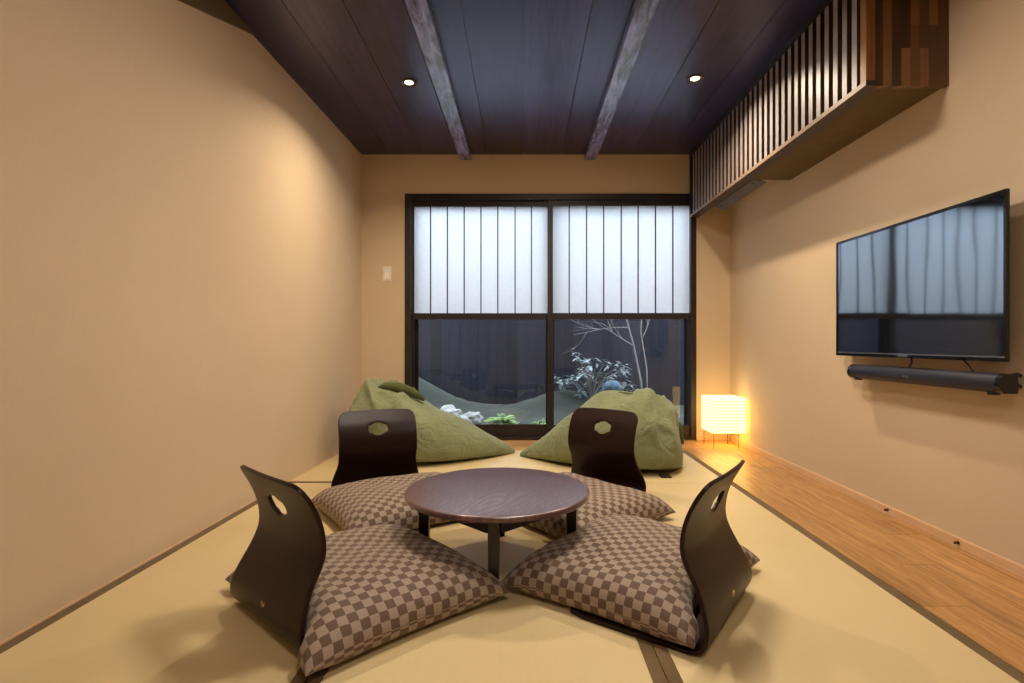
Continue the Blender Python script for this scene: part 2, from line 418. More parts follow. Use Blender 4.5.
# tatami mats: a rush surface with cloth borders on the long sides
def mat(poly, borders, label):
    cx = sum(p[0] for p in poly) / 4; cy = sum(p[1] for p in poly) / 4
    t = thing('tatami_mat', label, 'tatami mat', (cx, cy, -.055), 0, 'tatami mats')
    bm = bmesh.new(); prism(bm, poly, -.055, -.0007)
    s = obj('rush_surface', bm, M['tatami'], t)
    for q in borders:
        bm = bmesh.new(); prism(bm, q, -.003, .0)
        obj('cloth_border', bm, M['border'], t)
bw = .035; yf = 3.013; yb = 3.922; yn0 = -.9
def strip(xa, ya, xb, yb_, w):   # strip to the right of line a-b
    return [(xa, ya), (xa + w, ya), (xb + w, yb_), (xb, yb_)]
g = .0012
sx = (-.500, .334)
L0, L1 = xl(yn0) + .006, xl(yf) + .006
mat([(L0, yn0), (sx[0] - g, yn0), (sx[0] - g, yf - g), (L1, yf - g)],
    [strip(L0, yn0, L1, yf - .001, bw), strip(sx[0] - bw, yn0, sx[0] - bw, yf - .001, bw - g)], 'near tatami mat along the left wall, under the near left legless chair')
mat([(sx[0] + g, yn0), (sx[1] - g, yn0), (sx[1] - g, yf - g), (sx[0] + g, yf - g)],
    [strip(sx[0] + g, yn0, sx[0] + g, yf - .001, bw - g), strip(sx[1] - bw, yn0, sx[1] - bw, yf - .001, bw - g)], 'middle near tatami mat, under the round low table')
mat([(sx[1] + g, yn0), (MAT_X1, yn0), (MAT_X1, yf - g), (sx[1] + g, yf - g)],
    [strip(sx[1] + g, yn0, sx[1] + g, yf - .001, bw - g), strip(MAT_X1 - bw, yn0, MAT_X1 - bw, yf - .001, bw)], 'near tatami mat beside the wooden floorboards, under the near right legless chair')
F0, F1 = xl(yf) + .006, xl(yb) + .006
mat([(F0, yf + g), (sx[1] - g, yf + g), (sx[1] - g, yb), (F1, yb)],
    [[(F0, yf + g), (sx[1] - g, yf + g), (sx[1] - g, yf + bw), (F0, yf + bw)]], 'far tatami mat by the left wall, under the left beanbag')
mat([(sx[1] + g, yf + g), (MAT_X1, yf + g), (MAT_X1, yb), (sx[1] + g, yb)],
    [strip(MAT_X1 - bw, yf + .001, MAT_X1 - bw, yb, bw)], 'far tatami mat, under the right beanbag')

# ------------------------------------------------------------------ window and its two sliding shoji
def window():
    x0, x1, z1 = -.949, 1.391, 1.978
    bm = bmesh.new(); y0, y1 = YB - .012, YB + .165
    box(bm, x0, x0 + .05, y0, y1, 0, z1, 0, .002); box(bm, x1 - .045, x1, y0, y1, 0, z1, 0, .002)
    box(bm, x0 + .05, x1 - .045, y0, y1, z1 - .048, z1, 0, .002); box(bm, x0 + .05, x1 - .045, y0, y1, -.001, .022, 0, .002)
    w = struct(obj('window_1', bm, M['frame']), 'dark brown wooden frame around the shoji window', 'window')
    bm = bmesh.new(); y0, y1 = YB + .12, YB + .155   # black outer sash behind the shoji
    for a, b in ((x0 + .05, -.868), (1.337, x1 - .045), (.19, .255)): box(bm, a, b, y0, y1, .022, z1 - .048)
    box(bm, -.868, .19, y0, y1, .022, .10); box(bm, .255, 1.337, y0, y1, .022, .10)
    box(bm, -.868, .19, y0, y1, 1.90, z1 - .048); box(bm, .255, 1.337, y0, y1, 1.90, z1 - .048)
    obj('outer_sash', bm, M['black_alu'], w)
    for a, b in ((-.87, .192), (.253, 1.339)): obj('glass_pane', bx(a, b, YB + .136, YB + .140, .098, 1.902), M['pane'], w)
    zt = z1 - .048
    def leaf(xa, xb, yy, bars, label):
        t = thing('shoji_panel', label, 'sliding panel', ((xa + xb) / 2, yy, .022), 0, 'sliding shoji panels')
        d = .028; sl, sr = (.016, .04) if xa < 0 else (.04, .008)
        bm = bmesh.new()
        box(bm, xa, xa + sl, yy, yy + d, .0225, zt, 0, .0015); box(bm, xb - sr, xb, yy, yy + d, .0225, zt, 0, .0015)
        a, b = xa + sl, xb - sr
        box(bm, a, b, yy, yy + d, zt - .04, zt, 0, .0015); box(bm, a, b, yy, yy + d, .0225, .118, 0, .0015)
        box(bm, a, b, yy - .001, yy + d, .972, 1.022, 0, .0015)
        obj('frame', bm, M['frame'], t)
        obj('paper', bx(a - .002, b + .002, yy + .016, yy + .0165, 1.02, zt - .039), M['shoji_paper'], t)
        for x in bars:
            obj('muntin_bar', bx(x - .0045, x + .0045, yy + .004, yy + .0155, 1.02, zt - .039), M['frame'], t)
        bm = bmesh.new(); xk = xb - .016 if xa < 0 and False else xa + .015
        lathe(bm, [(.008, 0), (.012, .0), (.012, .002), (.008, .002)], (0, 0, 0), 16, 'Z')
        bmesh.ops.rotate(bm, verts=bm.verts, cent=(0, 0, 0), matrix=Matrix.Rotation(PI / 2, 3, 'X'))
        bmesh.ops.translate(bm, verts=bm.verts, vec=(xk, yy + .001, .9))
        obj('finger_pull', bm, M['black_alu'], t)
    k = .00804
    leaf(x0 + .048, .240, YB + .040, [(px - 523) * k for px in (429.5, 446.5, 463.5, 480.5, 497.5, 515, 531.5)], 'left sliding shoji panel, white paper above, clear below onto the garden fence')
    leaf(.201, x1 - .038, YB + .008, [(px - 523) * k for px in (569.4, 586.8, 604, 621.6, 638.6, 656, 673.4)], 'right sliding shoji panel, white paper above, clear below onto the shrub')
window()

# ------------------------------------------------------------------ slatted box on the right wall and the air conditioner inside
def lattice():
    xa, za, ya = 1.338, 1.782, 2.106
    t = thing('slatted_cover', 'dark wooden slatted cover hanging under the ceiling on the right wall', 'slatted cover', (xa, ya, za))
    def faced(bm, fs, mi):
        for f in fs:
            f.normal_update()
            if f.normal.x < -.9: f.material_index = mi  # sides facing the room take the painted-in light
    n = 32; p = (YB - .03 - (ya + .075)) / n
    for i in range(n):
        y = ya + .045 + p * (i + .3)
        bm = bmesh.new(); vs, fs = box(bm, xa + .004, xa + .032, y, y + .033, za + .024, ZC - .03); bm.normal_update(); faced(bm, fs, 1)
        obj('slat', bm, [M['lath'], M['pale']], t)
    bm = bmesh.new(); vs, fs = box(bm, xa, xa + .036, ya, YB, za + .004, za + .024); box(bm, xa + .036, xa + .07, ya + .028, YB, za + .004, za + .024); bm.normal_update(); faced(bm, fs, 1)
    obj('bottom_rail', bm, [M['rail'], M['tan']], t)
    obj('top_rail', bx(xa, xa + .045, ya + .0, YB, ZC - .03, ZC), M['frame'], t)
    bm = bmesh.new(); box(bm, xa, xa + .036, ya, ya + .036, za + .024, ZC - .03, 0, .001)
    obj('corner_post', bm, M['post'], t)
    obj('wall_post', bx(xa, xa + .045, YB - .03, YB, za + .024, ZC - .03), M['frame'], t)
    obj('end_panel', bx(xa + .036, XR, ya + .004, ya + .028, za + .004, ZC), M['stave'], t)
    obj('back_panel', bx(xa + .036, xa + .046, ya + .03, YB, za + .024, ZC), M['lath'], t)
    obj('bottom_panel', bx(xa + .07, XR, ya + .028, 3.36, za + .012, za + .024), M['span'], t)
    # white split air conditioner on the wall behind the slats
    t = thing('air_conditioner', 'white air conditioner half hidden behind the slatted cover', 'air conditioner', (XR, 3.8, 1.84))
    prof = [(XR, 1.90), (XR - .07, 1.835), (XR - .19, 1.86), (XR - .215, 1.92), (XR - .215, 2.09), (XR - .19, 2.12), (XR, 2.12)]
    bm = bmesh.new(); a = [bm.verts.new((x, 3.38, z)) for x, z in prof]; b = [bm.verts.new((x, 4.2, z)) for x, z in prof]; m = len(prof)
    bm.faces.new(a); bm.faces.new(b[::-1])
    for i in range(m): bm.faces.new((a[i], b[i], b[(i + 1) % m], a[(i + 1) % m]))
    obj('shell', bm, M['whitepl'], t)
    bm = bmesh.new(); box(bm, -.045, .045, 3.44, 4.14, -.004, .004, 0, .002)
    bmesh.ops.rotate(bm, verts=bm.verts, cent=(0, 0, 0), matrix=Matrix.Rotation(R(12), 3, 'Y'))
    bmesh.ops.translate(bm, verts=bm.verts, vec=(XR - .155, 0, 1.815))
    obj('louver', bm, M['grey_flap'], t)
    for y in (3.50, 4.06): obj('hinge', bx(XR - .18, XR - .12, y, y + .012, 1.813, 1.85), M['blackpl'], t)
lattice()

# ------------------------------------------------------------------ recessed downlights
for x, y, w in ((-.662, 3.137, 'left beam'), (.984, 3.09, 'slatted cover')):
    t = thing('downlight', 'small round lit downlight in the ceiling beside the %s' % w, 'ceiling light', (x, y, ZC), 0, 'recessed ceiling downlights')
    bm = bmesh.new(); lathe(bm, [(.036, ZC - .001), (.050, ZC - .001), (.050, ZC - .005), (.044, ZC - .008), (.036, ZC - .004)], (x, y, 0), 32)
    obj('ring', bm, M['ring'], t, True, angle=40)
    bm = bmesh.new(); lathe(bm, [(.001, ZC - .001), (.036, ZC - .001), (.036, ZC - .003), (.001, ZC - .006)], (x, y, 0), 32)
    obj('lens', bm, M['lens'], t)

# ------------------------------------------------------------------ light switch
t = thing('light_switch', 'pale wall switch plate between left wall and window', 'light switch', (-1.093, YB, 1.335))
cx, cz = -1.093, 1.335
obj('plate', bx(cx - .035, cx + .035, YB - .008, YB, cz - .06, cz + .06, 0, .003), M['white'], t)
obj('rocker', bx(cx - .018, cx + .018, YB - .012, YB - .007, cz - .042, cz + .042, 0, .002), M['whitepl'], t)

# ------------------------------------------------------------------ television, sound bar
def tv():
    xf, y0, y1, z0, z1 = 1.60, 1.788, 2.76, .717, 1.292
    t = thing('television', 'flat black television on the right wall reflecting the shoji', 'television', (xf, (y0 + y1) / 2, z0))
    bm = bmesh.new(); b = .011
    box(bm, xf, xf + .012, y0, y0 + b, z0, z1); box(bm, xf, xf + .012, y1 - b, y1, z0, z1)
    box(bm, xf, xf + .012, y0 + b, y1 - b, z1 - b, z1); box(bm, xf, xf + .012, y0 + b, y1 - b, z0, z0 + .016)
    box(bm, xf + .008, xf + .012, y0 + b, y1 - b, z0 + .016, z1 - b)
    obj('bezel', bm, M['bezel'], t)
    obj('screen', bx(xf + .003, xf + .008, y0 + b, y1 - b, z0 + .016, z1 - b), M['screen'], t)
    obj('silver_trim', bx(xf - .002, xf + .002, y0 + .004, y1 - .004, z0 + .013, z0 + .018), M['silver'], t)
    obj('emblem', bx(xf - .004, xf + .001, (y0 + y1) / 2 - .03, (y0 + y1) / 2 + .03, z0 + .003, z0 + .013, 0, .001), M['silver'], t)
    obj('rear_housing', bx(xf + .012, xf + .045, y0 + .12, y1 - .12, z0 + .03, z1 - .12, 0, .006), M['blackpl'], t)
    for y in (2.05, 2.42): obj('wall_bracket', bx(xf + .045, XR - .0005, y, y + .06, .85, 1.2), M['blackpl'], t)
    box_c = bmesh.new(); tube(box_c, [(xf + .03, 2.28, z0 + .05), (xf + .035, 2.27, .70), (1.61, 2.25, .681)], .003, 8)
    obj('power_cable', box_c, M['blackpl'], t)
    # sound bar
    x0, x1, y0, y1, z0, z1 = 1.565, 1.628, 1.775, 2.61, .613, .677
    t = thing('sound_bar', 'long black sound bar on the right wall below the television', 'speaker', (x0, (y0 + y1) / 2, z0))
    pr = [(x1, z0), (x0 + .016, z0), (x0 + .004, z0 + .012), (x0, z0 + .03), (x0 + .006, z1 - .012), (x0 + .02, z1), (x1, z1)]
    def ext(name, ya, yb, mm):
        bm = bmesh.new(); a = [bm.verts.new((x, ya, z)) for x, z in pr]; b = [bm.verts.new((x, yb, z)) for x, z in pr]; m = len(pr)
        bm.faces.new(a); bm.faces.new(b[::-1])
        for i in range(m): bm.faces.new((a[i], b[i], b[(i + 1) % m], a[(i + 1) % m]))
        return obj(name, bm, mm, t, True, angle=50)
    ext('grille', y0 + .02, y1 - .02, M['sbar']); ext('end_cap', y0, y0 + .02, M['bezel']); ext('end_cap', y1 - .02, y1, M['bezel'])
    obj('emblem', bx(x0 - .0015, x0 + .002, 2.19, 2.225, z0 + .026, z0 + .034), M['silver'], t)
    obj('button_strip', bx(x0 + .018, x0 + .04, 2.12, 2.28, z1 - .0005, z1 + .002), M['blackpl'], t)
    for y in (y0 + .04, y1 - .06):
        obj('foot', bx(x0 + .012, x0 + .04, y, y + .02, z0 - .008, z0 + .001), M['blackpl'], t)
    for y in (1.9, 2.45): obj('wall_bracket', bx(x1 - .002, XR - .0005, y, y + .05, z0 + .01, z1 - .01), M['blackpl'], t)
    for dz in (.0, -.035):
        bm = bmesh.new(); tube(bm, [(x1 - .004, 1.80, z1 - .006 + dz), (x1 + .012, 1.79, z1 + .0 + dz), (XR - .012, 1.795, z1 - .004 + dz), (XR + .002, 1.81, z1 - .01 + dz)], [.006, .006, .005, .005], 8)
        obj('plug_cable', bm, M['blackpl'], t)
    bm = bmesh.new(); tube(bm, [(1.62, 2.0, .73), (1.625, 1.97, .70), (1.61, 1.93, .677)], .003, 8)
    obj('signal_cable', bm, M['blackpl'], t)
tv()

# two small pegs on the baseboard
for y, z, lab in ((2.446, .024, 'small dark peg on the right baseboard, the farther of the two'), (2.05, .022, 'small dark peg on the right baseboard, the nearer of the two')):
    bm = bmesh.new(); x = XR - .012
    lathe(bm, [(.004, -.012), (.004, -.004), (.0065, -.0035), (.0065, .0)], (x, y, z), 16, 'X')
    lathe(bm, [(.002, -.018), (.005, -.016), (.005, -.012), (.002, -.0119)], (x, y, z), 16, 'X')
    tag(obj('baseboard_peg', bm, M['peg'], None, True, angle=40), lab, 'peg', 'pegs on the baseboard')

# ------------------------------------------------------------------ paper lamp in the corner
def paper_lamp():
    x0, x1, y0, y1, z0, z1 = 1.388, 1.634, 3.955, 4.195, .118, .374
    t = thing('paper_lamp', 'glowing square paper floor lamp on thin wire legs in the corner', 'lamp', ((x0 + x1) / 2, (y0 + y1) / 2, 0))
    nz = 11
    bm = bmesh.new(); rows = []
    N = 8
    per = [(i / N, 0) for i in range(N)] + [(1, i / N) for i in range(N)] + [(1 - i / N, 1) for i in range(N)] + [(0, 1 - i / N) for i in range(N)]
    for j in range(nz * 2 + 1):
        z = z0 + (z1 - z0) * j / (nz * 2); bul = .0025 if j % 2 else -.0015; row = []
        for u, v in per:
            dx, dy = (u - .5) * 2, (v - .5) * 2
            row.append(bm.verts.new((x0 + (x1 - x0) * u + bul * dx + .001 * noise.noise((u * 9, v * 9, z * 40)), y0 + (y1 - y0) * v + bul * dy, z + .0025 * noise.noise((u * 4, v * 4, j)))))
        rows.append(row)
    m = len(per)
    for a, b in zip(rows, rows[1:]):
        for k in range(m): bm.faces.new((a[k], a[(k + 1) % m], b[(k + 1) % m], b[k]))
    tp = [bm.verts.new((x0 + .012 + (x1 - x0 - .024) * u, y0 + .012 + (y1 - y0 - .024) * v, z1 + .002)) for u, v in per]
    for k in range(m): bm.faces.new((rows[-1][k], rows[-1][(k + 1) % m], tp[(k + 1) % m], tp[k]))
    bm.faces.new(tp)
    sh = obj('lamp_shade', bm, M['shade'], t, True, angle=50)
    for j in range(1, nz):
        z = z0 + (z1 - z0) * j / nz; r = .0014; e = -.0004
        bm = bmesh.new(); c = [(x0 + e, y0 + e, z), (x1 - e, y0 + e, z), (x1 - e, y1 - e, z), (x0 + e, y1 - e, z), (x0 + e, y0 + e, z)]
        for a, b in zip(c, c[1:]): tube(bm, [a, b], r, 5)
        obj('rib', bm, M['rib'], sh)
    for x in (x0 + .014, x1 - .05):
        for y in (y0 + .012, y1 - .012):
            bm = bmesh.new(); tube(bm, [(x, y, 0), (x, y, z0 + .004)], .002, 8); obj('leg', bm, M['wire'], t)
    bm = bmesh.new(); c = [(x0 + .014, y0 + .012, z0 + .003), (x1 - .05, y0 + .012, z0 + .003), (x1 - .05, y1 - .012, z0 + .003), (x0 + .014, y1 - .012, z0 + .003), (x0 + .014, y0 + .012, z0 + .003)]
    for a, b in zip(c, c[1:]): tube(bm, [a, b], .002, 6)
    obj('wire_base', bm, M['wire'], t)
paper_lamp()

# ------------------------------------------------------------------ low round table
def table():
    cx, cy, H, r = -.090, 1.93, .262, .327
    t = thing('low_table', 'round low dark wood table between the four legless chairs', 'table', (cx, cy, 0))
    bm = bmesh.new(); lathe(bm, [(.20, H - .026), (r - .022, H - .026), (r - .006, H - .020), (r, H - .012), (r - .001, H - .005), (r - .005, H - .001), (r - .012, H), (.02, H)], (cx, cy, 0), 96)
    obj('tabletop', bm, M['table'], t, True, angle=50)
    d = .262; w = .019
    pos = [(0, -d), (d, 0), (0, d), (-d, 0)]
    for dx, dy in pos:
        bm = bmesh.new(); a = math.atan2(dy, dx)
        box(bm, -w, w, -w, w, 0, H - .026, 0, .003)
        for v in bm.verts:
            k = .82 + .18 * v.co.z / H; v.co.x *= k; v.co.y *= k
        bmesh.ops.translate(bm, verts=bm.verts, vec=(cx + dx, cy + dy, 0))
        obj('leg', bm, M['tleg'], t)
    for i in range(4):
        a, b = Vector((*pos[i], 0)), Vector((*pos[(i + 1) % 4], 0)); L = (b - a).length; ang = math.atan2((b - a).y, (b - a).x)
        bm = bmesh.new(); box(bm, .024, L - .024, -.008, .008, H - .075, H - .026, 0, .002)
        bmesh.ops.rotate(bm, verts=bm.verts, cent=(0, 0, 0), matrix=Matrix.Rotation(ang, 3, 'Z'))
        bmesh.ops.translate(bm, verts=bm.verts, vec=(cx + a.x, cy + a.y, 0))
        obj('apron', bm, M['tleg'], t)
table()

# ------------------------------------------------------------------ legless chairs of bent plywood
PROF = [(.075, .006), (.045, .006), (.018, .011), (.002, .026), (-.006, .05), (-.004, .08), (.010, .12), (.030, .165), (.047, .21), (.052, .245), (.046, .30), (.029, .35), (.006, .393), (-.014, .428)]
def prof_at(s):
    L = [0]
    for a, b in zip(PROF, PROF[1:]): L.append(L[-1] + math.hypot(b[0] - a[0], b[1] - a[1]))
    s = max(0, min(1, s)) * L[-1]
    for i in range(len(L) - 1):
        if s <= L[i + 1] + 1e-9:
            u = (s - L[i]) / (L[i + 1] - L[i])
            def cr(k):
                p0 = PROF[max(i - 1, 0)][k]; p1 = PROF[i][k]; p2 = PROF[i + 1][k]; p3 = PROF[min(i + 2, len(PROF) - 1)][k]
                return .5 * (2 * p1 + (p2 - p0) * u + (2 * p0 - 5 * p1 + 4 * p2 - p3) * u * u + (3 * p1 - p0 - 3 * p2 + p3) * u ** 3)
            return cr(0), cr(1)
    return PROF[-1]
PLEN = sum(math.hypot(b[0] - a[0], b[1] - a[1]) for a, b in zip(PROF, PROF[1:]))
def sstep(a, b, x):
    t = max(0, min(1, (x - a) / (b - a))); return t * t * (3 - 2 * t)
HOLE = [(.050, .009), (.044, .019), (.031, .022), (.019, .031), (.0, .034), (-.019, .031), (-.031, .022), (-.044, .019), (-.050, .009),
        (-.050, -.009), (-.044, -.019), (-.031, -.022), (-.019, -.031), (0, -.034), (.019, -.031), (.031, -.022), (.044, -.019), (.050, -.009)]
def hole_r(th):
    d = (math.cos(th), math.sin(th)); best = None
    for i in range(len(HOLE)):
        p, q = HOLE[i], HOLE[(i + 1) % len(HOLE)]; e = (q[0] - p[0], q[1] - p[1])
        den = d[0] * e[1] - d[1] * e[0]
        if abs(den) < 1e-12: continue
        tt = (p[0] * e[1] - p[1] * e[0]) / den; uu = (p[0] * d[1] - p[1] * d[0]) / den
        if tt > 0 and -1e-6 <= uu <= 1 + 1e-6: best = tt if best is None else max(best, tt)
    return best or .04
def back_point(x, s):
    """x: lateral metres; s: metres along the profile"""
    y, z = prof_at(s / PLEN)
    hw = half_w(s); u = min(1.05, abs(x) / max(hw, .01))
    wrap = .015 * sstep(.13, .27, z)
    return Vector((x, y + wrap * u ** 2.2, z))
def half_w(s):
    f = s / PLEN
    return .228 - .031 * sstep(.18, .48, f)
def make_back():
    nu, nv = 44, 66; bm = bmesh.new(); rc = .04; sc = PLEN - .104
    P = {}; grid = {}
    for j in range(nv + 1):
        for i in range(nu + 1):
            u = -1 + 2 * i / nu; v = j / nv
            x = u * half_w(v * PLEN)
            hw = half_w(PLEN); e = hw - abs(x); top = PLEN
            if e < rc: top = PLEN - rc + math.sqrt(max(0, rc * rc - (rc - max(e, 0)) ** 2))
            top -= .012 * (abs(u)) ** 3
            s = v * PLEN if v < .5 else .5 * PLEN + (v - .5) / .5 * (top - .5 * PLEN)
            P[i, j] = [x, s]
    inside = set()
    for k, (x, s) in P.items():
        if math.hypot(x, s - sc) < hole_r(math.atan2(s - sc, x)) * .99: inside.add(k)
    edge = set()
    for j in range(nv):
        for i in range(nu):
            q = [(i, j), (i + 1, j), (i + 1, j + 1), (i, j + 1)]
            if any(k in inside for k in q): edge.update(k for k in q if k not in inside)
    for k in edge:
        x, s = P[k]; th = math.atan2(s - sc, x); rr = hole_r(th); P[k] = [rr * math.cos(th), sc + rr * math.sin(th)]
    for k, (x, s) in P.items():
        if k not in inside: grid[k] = bm.verts.new(back_point(x, s))
    for j in range(nv):
        for i in range(nu):
            q = [(i, j), (i + 1, j), (i + 1, j + 1), (i, j + 1)]
            if not any(k in inside for k in q): bm.faces.new([grid[k] for k in q])
    bmesh.ops.recalc_face_normals(bm, faces=bm.faces)
    return bm
def solid(o, th, off=0):
    m = o.modifiers.new('thickness', 'SOLIDIFY'); m.thickness = th; m.offset = off
    b = o.modifiers.new('edge', 'BEVEL'); b.width = .0025; b.segments = 2; b.limit_method = 'ANGLE'; b.angle_limit = R(50)
def make_chair(label):
    t = thing('legless_chair', label, 'chair', (0, 0, 0), 0, 'legless chairs around the low table')
    b = obj('backrest', make_back(), M['zaisu'], t, True, world=False); solid(b, .011)
    bm = bmesh.new(); n = 10
    poly = [(-.228, .074), (.228, .074), (.228, .34), (.215, .385), (.18, .405), (-.18, .405), (-.215, .385), (-.228, .34)]
    prism(bm, poly, .0005, .0115); obj('seat', bm, M['zaisu'], t, world=False)
    bm = bmesh.new()    # small gilt leaf crest low on the back
    for a, sx_, dx in ((R(35), 1, -.006), (R(-35), 1, .006), (R(90), .7, 0)):
        ring = []
        for k in range(12):
            th = 2 * PI * k / 12; p = Vector((.0080 * sx_ * math.cos(th), .0036 * math.sin(th), 0))
            p = Matrix.Rotation(a + PI / 2, 3, 'Z') @ p; ring.append((p.x + dx, p.y))
        lo = [bm.verts.new((x, 0, z)) for x, z in ring]; hi = [bm.verts.new((x, .003, z)) for x, z in ring]
        bm.faces.new(lo); bm.faces.new(hi[::-1])
        for k in range(12): bm.faces.new((lo[k], lo[(k + 1) % 12], hi[(k + 1) % 12], hi[k]))
    bmesh.ops.translate(bm, verts=bm.verts, vec=(0.006, -.0118, .078))
    obj('gold_crest', bm, M['gold'], t, world=False)
    return t
def face(deg): return R(deg - 90)
C1 = make_chair('legless chair at the near left, its dark back turned to the viewer')
C1.location = (-.696, 1.462, 0); C1.rotation_euler = (0, 0, face(47.8))
dup(C1, (.576, 1.512, 0), face(144.5), 'legless chair at the near right, seen from behind and edge-on')
dup(C1, (-.767, 2.835, 0), face(-64.9), 'legless chair beyond the table at left, in front of the left beanbag')
dup(C1, (.441, 2.865, 0), face(-129.2), 'legless chair beyond the table at right, in front of the right beanbag')

# ------------------------------------------------------------------ checked floor cushions
def make_cushion(name, seed, ax=.338, ay=.305, H=.088):
    bm = bmesh.new(); uv = bm.loops.layers.uv.new('UVMap'); N = 44
    def pos(u, v, side):
        k = .06
        x = ax * u * (1 - k * (1 - v * v) * abs(u) ** 3); y = ay * v * (1 - k * (1 - u * u) * abs(v) ** 3)
        bul = max(0, (1 - abs(u) ** 5) * (1 - abs(v) ** 5)) ** .48
        if v < 0: y += .055 * max(0, 1 - (abs(u) / .8) ** 4) * (-v) ** 3
        ed = 1 - (abs(u) * abs(v)) ** 3
        rim = .030 + .014 * ed
        n = noise.noise((u * 1.7 + seed, v * 1.7, 0)) * .010 + noise.noise((u * 4 + seed, v * 4, 3)) * .004
        if side > 0: z = rim + H * bul * (1 + .0 * u) + n * bul
        else: z = rim - (rim - .014) * min(1, bul * 2.2)
        return (x, y, z)
    gt, gb = {}, {}
    for j in range(N + 1):
        for i in range(N + 1):
            # denser rows near the rim
            u = math.sin((i / N - .5) * PI * .98) / math.sin(PI * .49); v = math.sin((j / N - .5) * PI * .98) / math.sin(PI * .49)
            gt[i, j] = bm.verts.new(pos(u, v, 1)); 
            gb[i, j] = gt[i, j] if i in (0, N) or j in (0, N) else bm.verts.new(pos(u, v, -1))
    # checks follow the cloth: uv counts cells of 26 mm along the surface
    def arc(gs):
        U, V = {}, {}; c = N // 2
        for j in range(N + 1):
            a = [0]
            for i in range(N): a.append(a[-1] + (gs[i + 1, j].co - gs[i, j].co).length)
            for i in range(N + 1): U[i, j] = (a[i] - a[c]) / .0258 + 30
        for i in range(N + 1):
            a = [0]
            for j in range(N): a.append(a[-1] + (gs[i, j + 1].co - gs[i, j].co).length)
            for j in range(N + 1): V[i, j] = (a[j] - a[c]) / .0258 + 30
        return U, V
    for gset, rev in ((gt, 0), (gb, 1)):
        U, V = arc(gset)
        for j in range(N):
            for i in range(N):
                q = [(i, j), (i + 1, j), (i + 1, j + 1), (i, j + 1)]; qq = q[::-1] if rev else q
                fc = bm.faces.new([gset[k] for k in qq])
                for lp, k in zip(fc.loops, qq): lp[uv].uv = (U[k], V[k])
    return obj(name, bm, M['check'], None, True)
cl = 'checked cushions on the legless chairs'
for i, (x, y, a, lab) in enumerate((
        (-.492, 1.668, 42.5, 'brown and beige checked cushion at the near left, tucked under the near left chair back'),
        (.374, 1.775, 143.5, 'brown and beige checked cushion at the near right, tucked under the near right chair back'),
        (-.556, 2.49, -55, 'checked cushion beyond the table at left, before the chair by the left beanbag'),
        (.227, 2.46, -141, 'checked cushion beyond the table at right, before the chair by the right beanbag'))):
    o = make_cushion('floor_cushion', i * 5.3); o.location = (x, y, 0); o.rotation_euler = (0, 0, face(a)); tag(o, lab, 'cushion', cl)

# ------------------------------------------------------------------ beanbags
def beanbag(name_label, tip, spine, prof, seed, sgn):
    """lofted along a spine of floor points; prof gives (half width, height, lean) at each"""
    n = len(spine); NU, NV = 72, 64
    def lerp_list(L, t):
        t = max(0, min(.9999, t)) * (len(L) - 1); i = int(t); u = t - i
        def g(k): return Vector(L[max(0, min(len(L) - 1, k))])
        p0, p1, p2, p3 = g(i - 1), g(i), g(i + 1), g(i + 2)
        return .5 * (2 * p1 + (p2 - p0) * u + (2 * p0 - 5 * p1 + 4 * p2 - p3) * u * u + (3 * p1 - p0 - 3 * p2 + p3) * u ** 3)
    bm = bmesh.new(); rows = []
    for j in range(NV + 1):
        t = j / NV; c = lerp_list(spine, t); p = lerp_list(prof, t); d = (lerp_list(spine, t + .01) - lerp_list(spine, t - .01)); d.z = 0; d.normalize()
        s = Vector((d.y, -d.x, 0)); row = []
        for k in range(NU):
            a = 2 * PI * k / NU; ca, sa = math.cos(a), math.sin(a)
            lat = p.x * math.copysign(abs(ca) ** .86, ca)
            up = (p.y * .36 + p.y * .64 * math.copysign(abs(sa) ** .9, sa)) if sa > 0 else p.y * .36 * (1 - abs(sa) ** .5)
            pt = c + s * (lat + p.z * max(0, sa) ** 1.0) + Vector((0, 0, max(0.0, up)))
            # wrinkles: folds fanning from the gathered top, strongest there
            w = sstep(.35, .8, t) * max(0, sa + .2)
            ridge = max(0, 1 - abs(noise.noise((t * 5.5 + a * .8 + seed, a * 1.3 - t * 3, seed)) * 2.6)) ** 2
            ridge2 = max(0, 1 - abs(noise.noise((t * 9 + seed, a * 1.6 + t * 5, seed + 4)) * 2.4)) ** 2
            soft = noise.noise((pt.x * 4 + seed, pt.y * 4, pt.z * 4))
            nrm = (s * ca + Vector((0, 0, 1)) * max(0, sa)).normalized()
            amt = soft * .022 * min(1, t * 4) + w * (ridge * .06 + ridge2 * .034 - .034)
            pt = pt + nrm * amt * (1 if sa > -.1 else .0)
            pt.z = max(.002, pt.z); row.append(bm.verts.new(pt))
        rows.append(row)
    for a, b in zip(rows, rows[1:]):
        for k in range(NU): bm.faces.new((a[k], a[(k + 1) % NU], b[(k + 1) % NU], b[k]))
    bm.faces.new(rows[0][::-1]); bm.faces.new(rows[-1])
    cx = sum(p[0] for p in spine) / n; cy = sum(p[1] for p in spine) / n
    t = thing('beanbag', name_label, 'beanbag', (cx, cy, 0), 0, 'green beanbags by the window')
    o = obj('body', bm, M['bean'], t, True)
    m = o.modifiers.new('smooth', 'SUBSURF'); m.levels = 1; m.render_levels = 1
    return t
BL = beanbag('slumped olive green beanbag on the left, against the left wall', 0,
    [(-.06, 3.845, 0), (-.22, 3.77, 0), (-.42, 3.70, 0), (-.62, 3.66, 0), (-.80, 3.66, 0), (-.96, 3.68, 0), (-1.09, 3.70, 0), (-1.17, 3.71, 0)],
    [(.012, .02, 0), (.10, .14, 0), (.20, .26, 0), (.29, .36, 0), (.33, .475, 0), (.32, .52, 0), (.25, .45, 0), (.05, .22, 0)], 2.2, 1)
bm = bmesh.new()
